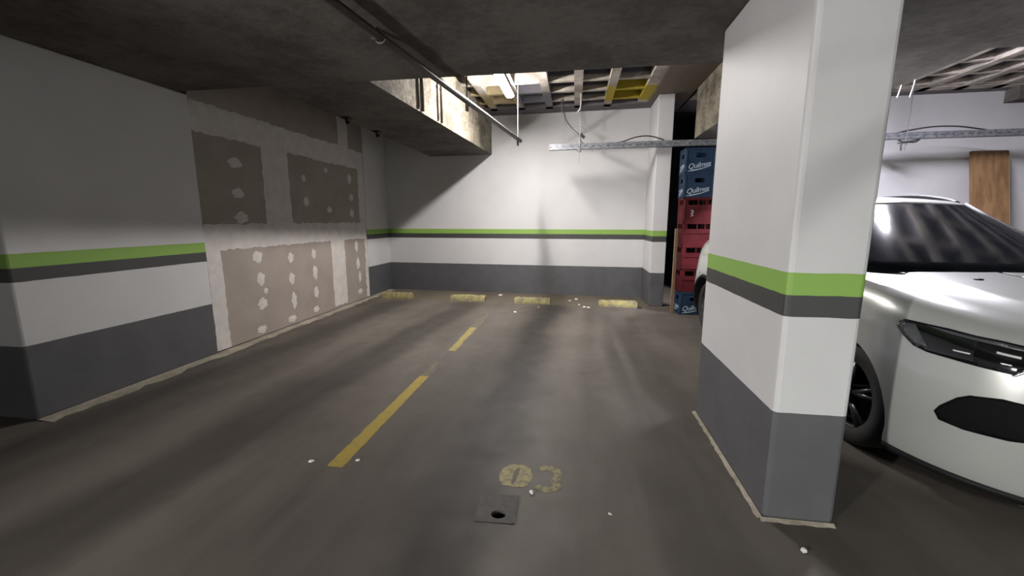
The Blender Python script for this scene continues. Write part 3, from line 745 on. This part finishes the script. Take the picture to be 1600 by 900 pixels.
def body_rings():
    R = []
    def level(w, yf, yr, zf, **kw):
        R.append([(x, y, zf(x, y) if callable(zf) else zf) for x, y in ring(w, yf, yr, **kw)])
    level(0.72, 1.98, 5.9, 0.165); level(0.82, 1.87, 6.02, 0.168)
    level(0.855, 1.82, 6.08, 0.185); level(0.868, 1.795, 6.11, 0.23); level(0.878, 1.775, 6.14, 0.33); level(0.885, 1.745, 6.16, 0.42)
    level(0.888, 1.735, 6.17, 0.50); level(0.888, 1.735, 6.17, 0.58); level(0.887, 1.74, 6.16, 0.66); level(0.885, 1.75, 6.15, 0.73)
    zc = lambda x, y: lin(ZC, y)
    for f, w, yf in ((0.25, 0.882, 1.755), (0.5, 0.874, 1.77), (0.72, 0.856, 1.795), (0.9, 0.826, 1.83), (1.0, 0.79, 1.87)):
        level(w, yf, 6.13 - 0.05 * f, (lambda f: lambda x, y: 0.73 + (zc(x, y) - 0.73) * f)(f))
    for s, cr in ((0.97, 0.006), (0.84, 0.012), (0.65, 0.014), (0.61, 0.026), (0.55, 0.031), (0.3, 0.037), (0.02, 0.039)):
        level(0.79 * s, 1.87 + 0.16 * (1 - s), 6.08 - 0.25 * (1 - s), (lambda cr: lambda x, y: zc(x, y) + cr)(cr))
    return R
def loft(bm, rings, cap0=True, cap1=True, close=True):
    V = [[bm.verts.new((x, y - 4.0, z)) for x, y, z in r] for r in rings]; n = len(V[0])
    for a, b in zip(V, V[1:]):
        for k in range(n if close else n - 1): bm.faces.new((a[k], a[(k + 1) % n], b[(k + 1) % n], b[k]))
    if cap0: bm.faces.new(V[0])
    if cap1: bm.faces.new(V[-1])
WHEELS = [(sx, y) for y in (2.79, 5.42) for sx in (-1, 1)]
bm = bmesh.new(); loft(bm, body_rings())
body = obj('body', bm, [M['car'], M['trim']], car, True)
cutters = []
for sx, y in WHEELS:
    bm = bmesh.new(); bmesh.ops.create_cone(bm, cap_ends=True, segments=48, radius1=0.365, radius2=0.365, depth=0.5, matrix=Matrix.Translation((sx * 0.82, y - 4.0, 0.335)) @ Matrix.Rotation(pi / 2, 4, 'Y'))
    c = obj('cutter', bm, M['trim'], car); cutters.append(c)
    md = body.modifiers.new('cut', 'BOOLEAN'); md.operation = 'DIFFERENCE'; md.solver = 'EXACT'; md.object = c
    if hasattr(md, 'material_mode'): md.material_mode = 'TRANSFER'
bpy.context.view_layer.update()
dg = bpy.context.evaluated_depsgraph_get()
me2 = bpy.data.meshes.new_from_object(body.evaluated_get(dg)); old = body.data; body.modifiers.clear(); body.data = me2; body.data.name = 'body'
bpy.data.meshes.remove(old)
for c in cutters:
    cm = c.data; bpy.data.objects.remove(c); bpy.data.meshes.remove(cm)
for p in body.data.polygons: p.use_smooth = True
try: body.data.set_sharp_from_angle(angle=radians(23))
except Exception: pass
bvh = BVHTree.FromPolygons([v.co.copy() for v in body.data.vertices], [tuple(p.vertices) for p in body.data.polygons])
# panels laid on the body skin: outline in (s,z) seen along a level direction
DIRV = Vector((0.66, 0.75, 0)).normalized(); ES = Vector((DIRV.y, -DIRV.x, 0))
def on_skin(s, z, dirv, es, org):
    o = org + es * s + Vector((0, 0, z)) - dirv * 3
    h = bvh.ray_cast(o, dirv)
    return h[0], h[1]
def skin_panel(name, outline, mat, off, dirv=DIRV, es=ES, org=Vector((0, 0, 0)), mirror=False, grid=0.02, parent=None, th=0.0):
    pts = [Vector(p) for p in outline]; n0 = len(pts)
    dense = []
    for i in range(n0):
        a, b = pts[i], pts[(i + 1) % n0]; m = max(1, int((b - a).length / grid))
        dense += [a.lerp(b, k / m) for k in range(m)]
    nb = len(dense)
    xs = [p.x for p in dense]; zs = [p.y for p in dense]; inner = []
    def inside(p):
        c = False
        for i in range(nb):
            a, b = dense[i], dense[(i + 1) % nb]
            if (a.y > p.y) != (b.y > p.y) and p.x < (b.x - a.x) * (p.y - a.y) / (b.y - a.y) + a.x: c = not c
        return c
    x = min(xs) + grid * .5
    while x < max(xs):
        z = min(zs) + grid * .5
        while z < max(zs):
            p = Vector((x, z))
            if inside(p) and min((p - q).length for q in dense) > grid * 0.45: inner.append(p)
            z += grid
        x += grid
    V, E_, F, *_ = delaunay_2d_cdt(dense + inner, [], [list(range(nb))], 1, 1e-5)
    bm = bmesh.new(); vv = []
    for p in V:
        hit, nor = on_skin(p.x, p.y, dirv, es, org)
        vv.append(None if hit is None else bm.verts.new(hit + (nor if nor.dot(dirv) < 0 else -nor) * off))
    for f in F:
        if all(vv[i] is not None for i in f):
            try: bm.faces.new([vv[i] for i in f])
            except ValueError: pass
    # rim down to the skin so the panel has thickness
    be = [e for e in bm.edges if e.is_boundary]
    ret = bmesh.ops.extrude_edge_only(bm, edges=be)
    for v in [g for g in ret['geom'] if isinstance(g, bmesh.types.BMVert)]:
        h = bvh.find_nearest(v.co)
        v.co = h[0] - (v.co - h[0]) * 0.5
    if mirror:
        for v in bm.verts: v.co.x *= -1
    return obj(name, bm, mat, parent or car, True)
HL = [(0.383, 0.849), (0.39, 0.874), (0.414, 0.891), (0.482, 0.89), (0.576, 0.887), (0.661, 0.877), (0.74, 0.873), (0.813, 0.864), (0.93, 0.845), (0.985, 0.82), (0.985, 0.80), (0.90, 0.79), (0.823, 0.78), (0.789, 0.742), (0.756, 0.743), (0.679, 0.747), (0.594, 0.754), (0.514, 0.758), (0.462, 0.772), (0.417, 0.809)]
RFL = [(0.396, 0.852), (0.41, 0.872), (0.455, 0.878), (0.512, 0.785), (0.470, 0.786), (0.425, 0.82)]
GLINT1 = [(0.60, 0.800), (0.655, 0.799), (0.655, 0.792), (0.60, 0.793)]
GLINT2 = [(0.73, 0.828), (0.80, 0.822), (0.80, 0.812), (0.73, 0.818)]
BROW = [(0.50, 0.882), (0.576, 0.879), (0.661, 0.869), (0.74, 0.865), (0.813, 0.856), (0.92, 0.838), (0.90, 0.832), (0.813, 0.842), (0.74, 0.850), (0.661, 0.857), (0.576, 0.866)]
INT = [(0.572, 0.485), (0.588, 0.521), (0.638, 0.583), (0.676, 0.609), (0.771, 0.629), (0.842, 0.627), (0.95, 0.62), (1.0, 0.57), (0.99, 0.48), (0.863, 0.462), (0.811, 0.449), (0.676, 0.439), (0.592, 0.448)]
FRO = [(0.530, 0.478), (0.560, 0.470), (0.585, 0.432), (0.676, 0.424), (0.811, 0.434), (0.863, 0.447), (0.99, 0.465), (0.98, 0.435), (0.863, 0.415), (0.811, 0.40), (0.676, 0.388), (0.575, 0.392), (0.535, 0.43)]
CHR = [(0.780, 0.738), (0.792, 0.735), (0.832, 0.770), (0.90, 0.782), (0.985, 0.793), (0.985, 0.80), (0.90, 0.790), (0.826, 0.779)]
for mir in (False, True):
    hl = skin_panel('headlight', HL, M['gloss_black'], 0.004, mirror=mir)
    skin_panel('reflector', RFL, M['lens_grey'], 0.006, mirror=mir, grid=0.015, parent=hl)
    skin_panel('brow', BROW, M['lens_grey'], 0.006, mirror=mir, grid=0.012, parent=hl)
    for glint in (GLINT1, GLINT2): skin_panel('lens_glint', glint, M['plate'], 0.006, mirror=mir, grid=0.01, parent=hl)  # lamp reflections in the lens, painted as plain white dashes
    skin_panel('chrome_strip', CHR, M['chrome'], 0.007, mirror=mir, grid=0.008)
    skin_panel('air_intake', INT, M['mesh_black'], 0.003, mirror=mir)
GD, GE = Vector((0, 1, 0)), Vector((1, 0, 0))
GR = [(-0.40, 0.80), (-0.2, 0.815), (0.2, 0.815), (0.40, 0.80), (0.36, 0.70), (0.2, 0.67), (-0.2, 0.67), (-0.36, 0.70)]
gr = skin_panel('grille', GR, M['gloss_black'], 0.006, GD, GE)
for z in (0.70, 0.735, 0.77):
    skin_panel('grille_bar', [(-0.33, z + .005), (0.33, z + .005), (0.33, z - .005), (-0.33, z - .005)], M['chrome'], 0.010, GD, GE, parent=gr)
skin_panel('lower_grille', [(-0.42, 0.40), (0.42, 0.40), (0.36, 0.25), (-0.36, 0.25)], M['trim'], 0.004, GD, GE)
skin_panel('number_plate', [(-0.20, 0.56), (0.20, 0.56), (0.20, 0.45), (-0.20, 0.45)], M['plate'], 0.012, GD, GE)
RD, RE = Vector((0, -1, 0)), Vector((-1, 0, 0))
for mir in (False, True): skin_panel('tail_light', [(0.40, 0.93), (0.80, 0.95), (0.84, 0.90), (0.82, 0.80), (0.62, 0.80)], M['red_lens'], 0.005, RD, RE, mirror=mir)
SD, SE_ = Vector((1, 0, 0)), Vector((0, -1, 0))
for mir in (False, True):
    for y0, y1 in ((3.35, 4.25), (4.30, 5.00)):     # doors on the flanks
        d = skin_panel('door', [(4 - y0, 1.03), (4 - y1, 1.04), (4 - y1, 0.36), (4 - y0, 0.34)], M['car'], 0.004, SD, SE_, mirror=mir, grid=0.06)
        skin_panel('door_handle', [(4 - y1 + 0.20, 0.93), (4 - y1 + 0.05, 0.93), (4 - y1 + 0.05, 0.895), (4 - y1 + 0.20, 0.895)], M['car'], 0.03, SD, SE_, mirror=mir, grid=0.03, parent=d)
UD = Vector((0, 0, -1))
for sx in (-1, 1):      # washer jets on the bonnet
    h = bvh.ray_cast(Vector((sx * 0.28, -1.29, 3)), UD)
    bm = bmesh.new(); bmesh.ops.create_uvsphere(bm, u_segments=12, v_segments=8, radius=0.02)
    for v in bm.verts: v.co = Vector((v.co.x * 1.2, v.co.y, v.co.z * 0.45)) + h[0]
    obj('washer_jet', bm, M['trim'], car, True)
bm = bmesh.new(); rows = []
skl = [q for q in ring(0.858, 1.825, 6.07) if abs(q[0]) < 0.60 and q[1] < 3]; skl.sort()
for x, y in skl:
    e = min(1, (0.60 - abs(x)) / 0.12); rows.append([bm.verts.new((x, y - 4 - d, 0.145 + dz * e)) for d, dz in ((0.0, 0.025), (0.012, 0.02), (0.012, -0.02), (0.0, -0.025))])
for a, b in zip(rows, rows[1:]):
    for k in range(3): bm.faces.new((a[k], a[k + 1], b[k + 1], b[k]))
obj('skid_plate', bm, M['alloy'], car)
# greenhouse
def gring(w, yf, yr, z, lf, n): return [(x, y, z(x, y) if callable(z) else z) for x, y in ring(w, yf, yr, lf, 0.35, n, 3.0)]
G = []
for f in (0.0, 0.2, 0.4, 0.6, 0.8, 1.0):
    w = 0.755 - 0.165 * f - 0.02 * f * f; yf = 2.83 + 0.86 * f; yr = 6.0 - 0.42 * f - 0.1 * f * f
    G.append(gring(w, yf, yr, (lambda f: lambda x, y: 1.045 + (1.525 + 0.02 * (1 - abs(x) / 0.6) + lin([(3.6, -.02), (4.2, 0.015), (5.0, 0.01), (5.6, -0.03)], y) - 1.045) * f)(f), 0.45 - 0.08 * f, 3.2))
bm = bmesh.new(); loft(bm, G, True, False); obj('window_glass', bm, M['glass'], car, True)
RF = []
for s, dz in ((1.012, -0.012), (1.0, 0.004), (0.93, 0.016), (0.8, 0.028), (0.55, 0.038), (0.25, 0.044), (0.02, 0.046)):
    RF.append(gring(0.57 * s, 3.69 + 0.2 * (1 - s), 5.48 - 0.25 * (1 - s), (lambda dz: lambda x, y: 1.525 + lin([(3.6, -.02), (4.2, 0.015), (5.0, 0.01), (5.6, -0.03)], y) + 0.02 * (1 - abs(x) / 0.6) + dz)(dz), 0.37, 3.2))
bm = bmesh.new(); loft(bm, RF, False, True); obj('roof', bm, M['car'], car, True)
nG = len(G[0])
for sx in (-1, 1):
    # roof pillars follow the glass
    for idx, r in ((16, 0.02), (40, 0.03), (60, 0.04)):
        k = idx if sx < 0 else (nG - idx) % nG
        bm = bmesh.new(); add_tube(bm, [Vector((g[k][0], g[k][1] - 4.0, g[k][2])) for g in G], r, 8); obj('roof_pillar', bm, M['trim'] if idx == 16 else M['car'], car, True)
    bm = bmesh.new(); xr = sx * 0.565
    add_tube(bm, smooth_path([(xr * 1.0, 3.95 - 4, 1.535), (xr, 4.08 - 4, 1.572), (xr, 4.4 - 4, 1.612), (xr, 4.9 - 4, 1.612), (xr, 5.2 - 4, 1.575), (xr, 5.32 - 4, 1.53)], 5), 0.022, 8); obj('roof_rail', bm, M['trim'], car, True)
    bm = bmesh.new(); bmesh.ops.create_uvsphere(bm, u_segments=20, v_segments=12, radius=1.0)
    for v in bm.verts: v.co = Vector((sx * 0.955 + v.co.x * 0.11, -0.78 + v.co.y * (0.05 if v.co.y > 0 else 0.09), 1.10 + v.co.z * 0.075))
    mi = obj('side_mirror', bm, M['car'], car, True)
    bm = bmesh.new(); add_tube(bm, [(sx * 0.80, -0.74, 1.055), (sx * 0.90, -0.76, 1.075)], 0.025, 8); obj('mirror_arm', bm, M['trim'], mi, True)
# wheels
for sx, y in WHEELS:
    wname = obj('wheel', (lambda b: (bmesh.ops.create_cone(b, cap_ends=True, segments=10, radius1=0.05, radius2=0.05, depth=0.2, matrix=Matrix.Translation((sx * 0.75, y - 4, 0.325)) @ Matrix.Rotation(pi / 2, 4, 'Y')), b)[1])(bmesh.new()), M['trim'], car)
    bm = bmesh.new(); prof = [(0.215, -0.095), (0.29, -0.105), (0.315, -0.085), (0.325, -0.05), (0.325, 0.05), (0.315, 0.085), (0.29, 0.105), (0.215, 0.095)]
    rows = []
    for k in range(40):
        a = 2 * pi * k / 40; rows.append([bm.verts.new((sx * 0.735 + u, y - 4 + r * cos(a), 0.325 + r * sin(a))) for r, u in prof])
    for k in range(40):
        a, b = rows[k], rows[(k + 1) % 40]
        for i in range(len(prof)): bm.faces.new((a[i], a[(i + 1) % len(prof)], b[(i + 1) % len(prof)], b[i]))
    obj('tyre', bm, M['tyre'], wname, True)
    bm = bmesh.new()
    for k in range(5):
        a = 2 * pi * k / 5 + 0.3
        for da in (-0.13, 0.13):
            p0 = Vector((sx * 0.82, y - 4 + 0.04 * cos(a), 0.325 + 0.04 * sin(a))); p1 = Vector((sx * 0.81, y - 4 + 0.212 * cos(a + da), 0.325 + 0.212 * sin(a + da)))
            add_tube(bm, [p0, p1], 0.016, 6)
    bmesh.ops.create_cone(bm, cap_ends=True, segments=16, radius1=0.05, radius2=0.045, depth=0.03, matrix=Matrix.Translation((sx * 0.82, y - 4, 0.325)) @ Matrix.Rotation(pi / 2, 4, 'Y'))
    ringp = [(sx * 0.805, y - 4 + 0.214 * cos(2 * pi * k / 32), 0.325 + 0.214 * sin(2 * pi * k / 32)) for k in range(33)]
    add_tube(bm, ringp, 0.013, 6, False)
    obj('rim', bm, M['alloy'], wname, True)
    # arch cladding
    bm = bmesh.new(); rows = []
    for k in range(29):
        a = radians(-14 + 208 * k / 28); row = []
        for r, off in ((0.362, 0.003), (0.366, 0.012), (0.395, 0.010), (0.402, 0.0)):
            yy, zz = y - 4 + r * cos(a), 0.335 + r * sin(a)
            h = bvh.ray_cast(Vector((sx * 3, y - 4 + max(r, 0.372) * cos(a), 0.335 + max(r, 0.372) * sin(a))), Vector((-sx, 0, 0)))
            xx = abs(h[0].x) if h[0] is not None and abs(h[0].x) > 0.6 else 0.86
            row.append(bm.verts.new((sx * (xx + off), yy, max(zz, 0.2))))
        rows.append(row)
    for a, b in zip(rows, rows[1:]):
        for i in range(3): bm.faces.new((a[i], a[i + 1], b[i + 1], b[i]))
    if y > 4: obj('arch_trim', bm, M['trim'], car, True)
    else: bm.free()
# lower black valance and sills
bm = bmesh.new(); L = []
for w, yf, yr, z in ((0.70, 1.98, 5.95, 0.115), (0.80, 1.90, 6.02, 0.12), (0.845, 1.845, 6.07, 0.14), (0.855, 1.83, 6.075, 0.176), (0.80, 1.90, 6.02, 0.176)):
    L.append([(x, y, z) for x, y in ring(w, yf, yr)])
V = [[bm.verts.new((x, y - 4.0, z)) for x, y, z in r] for r in L]; n = len(V[0])
skipf = lambda y: any(abs(y - wy) < 0.36 for _, wy in WHEELS)
for (a, b), (ra, rb) in zip(zip(V, V[1:]), zip(L, L[1:])):
    for k in range(n):
        if skipf(ra[k][1]) and abs(ra[k][0]) > 0.6: continue
        bm.faces.new((a[k], a[(k + 1) % n], b[(k + 1) % n], b[k]))
obj('valance', bm, M['trim'], car, True)
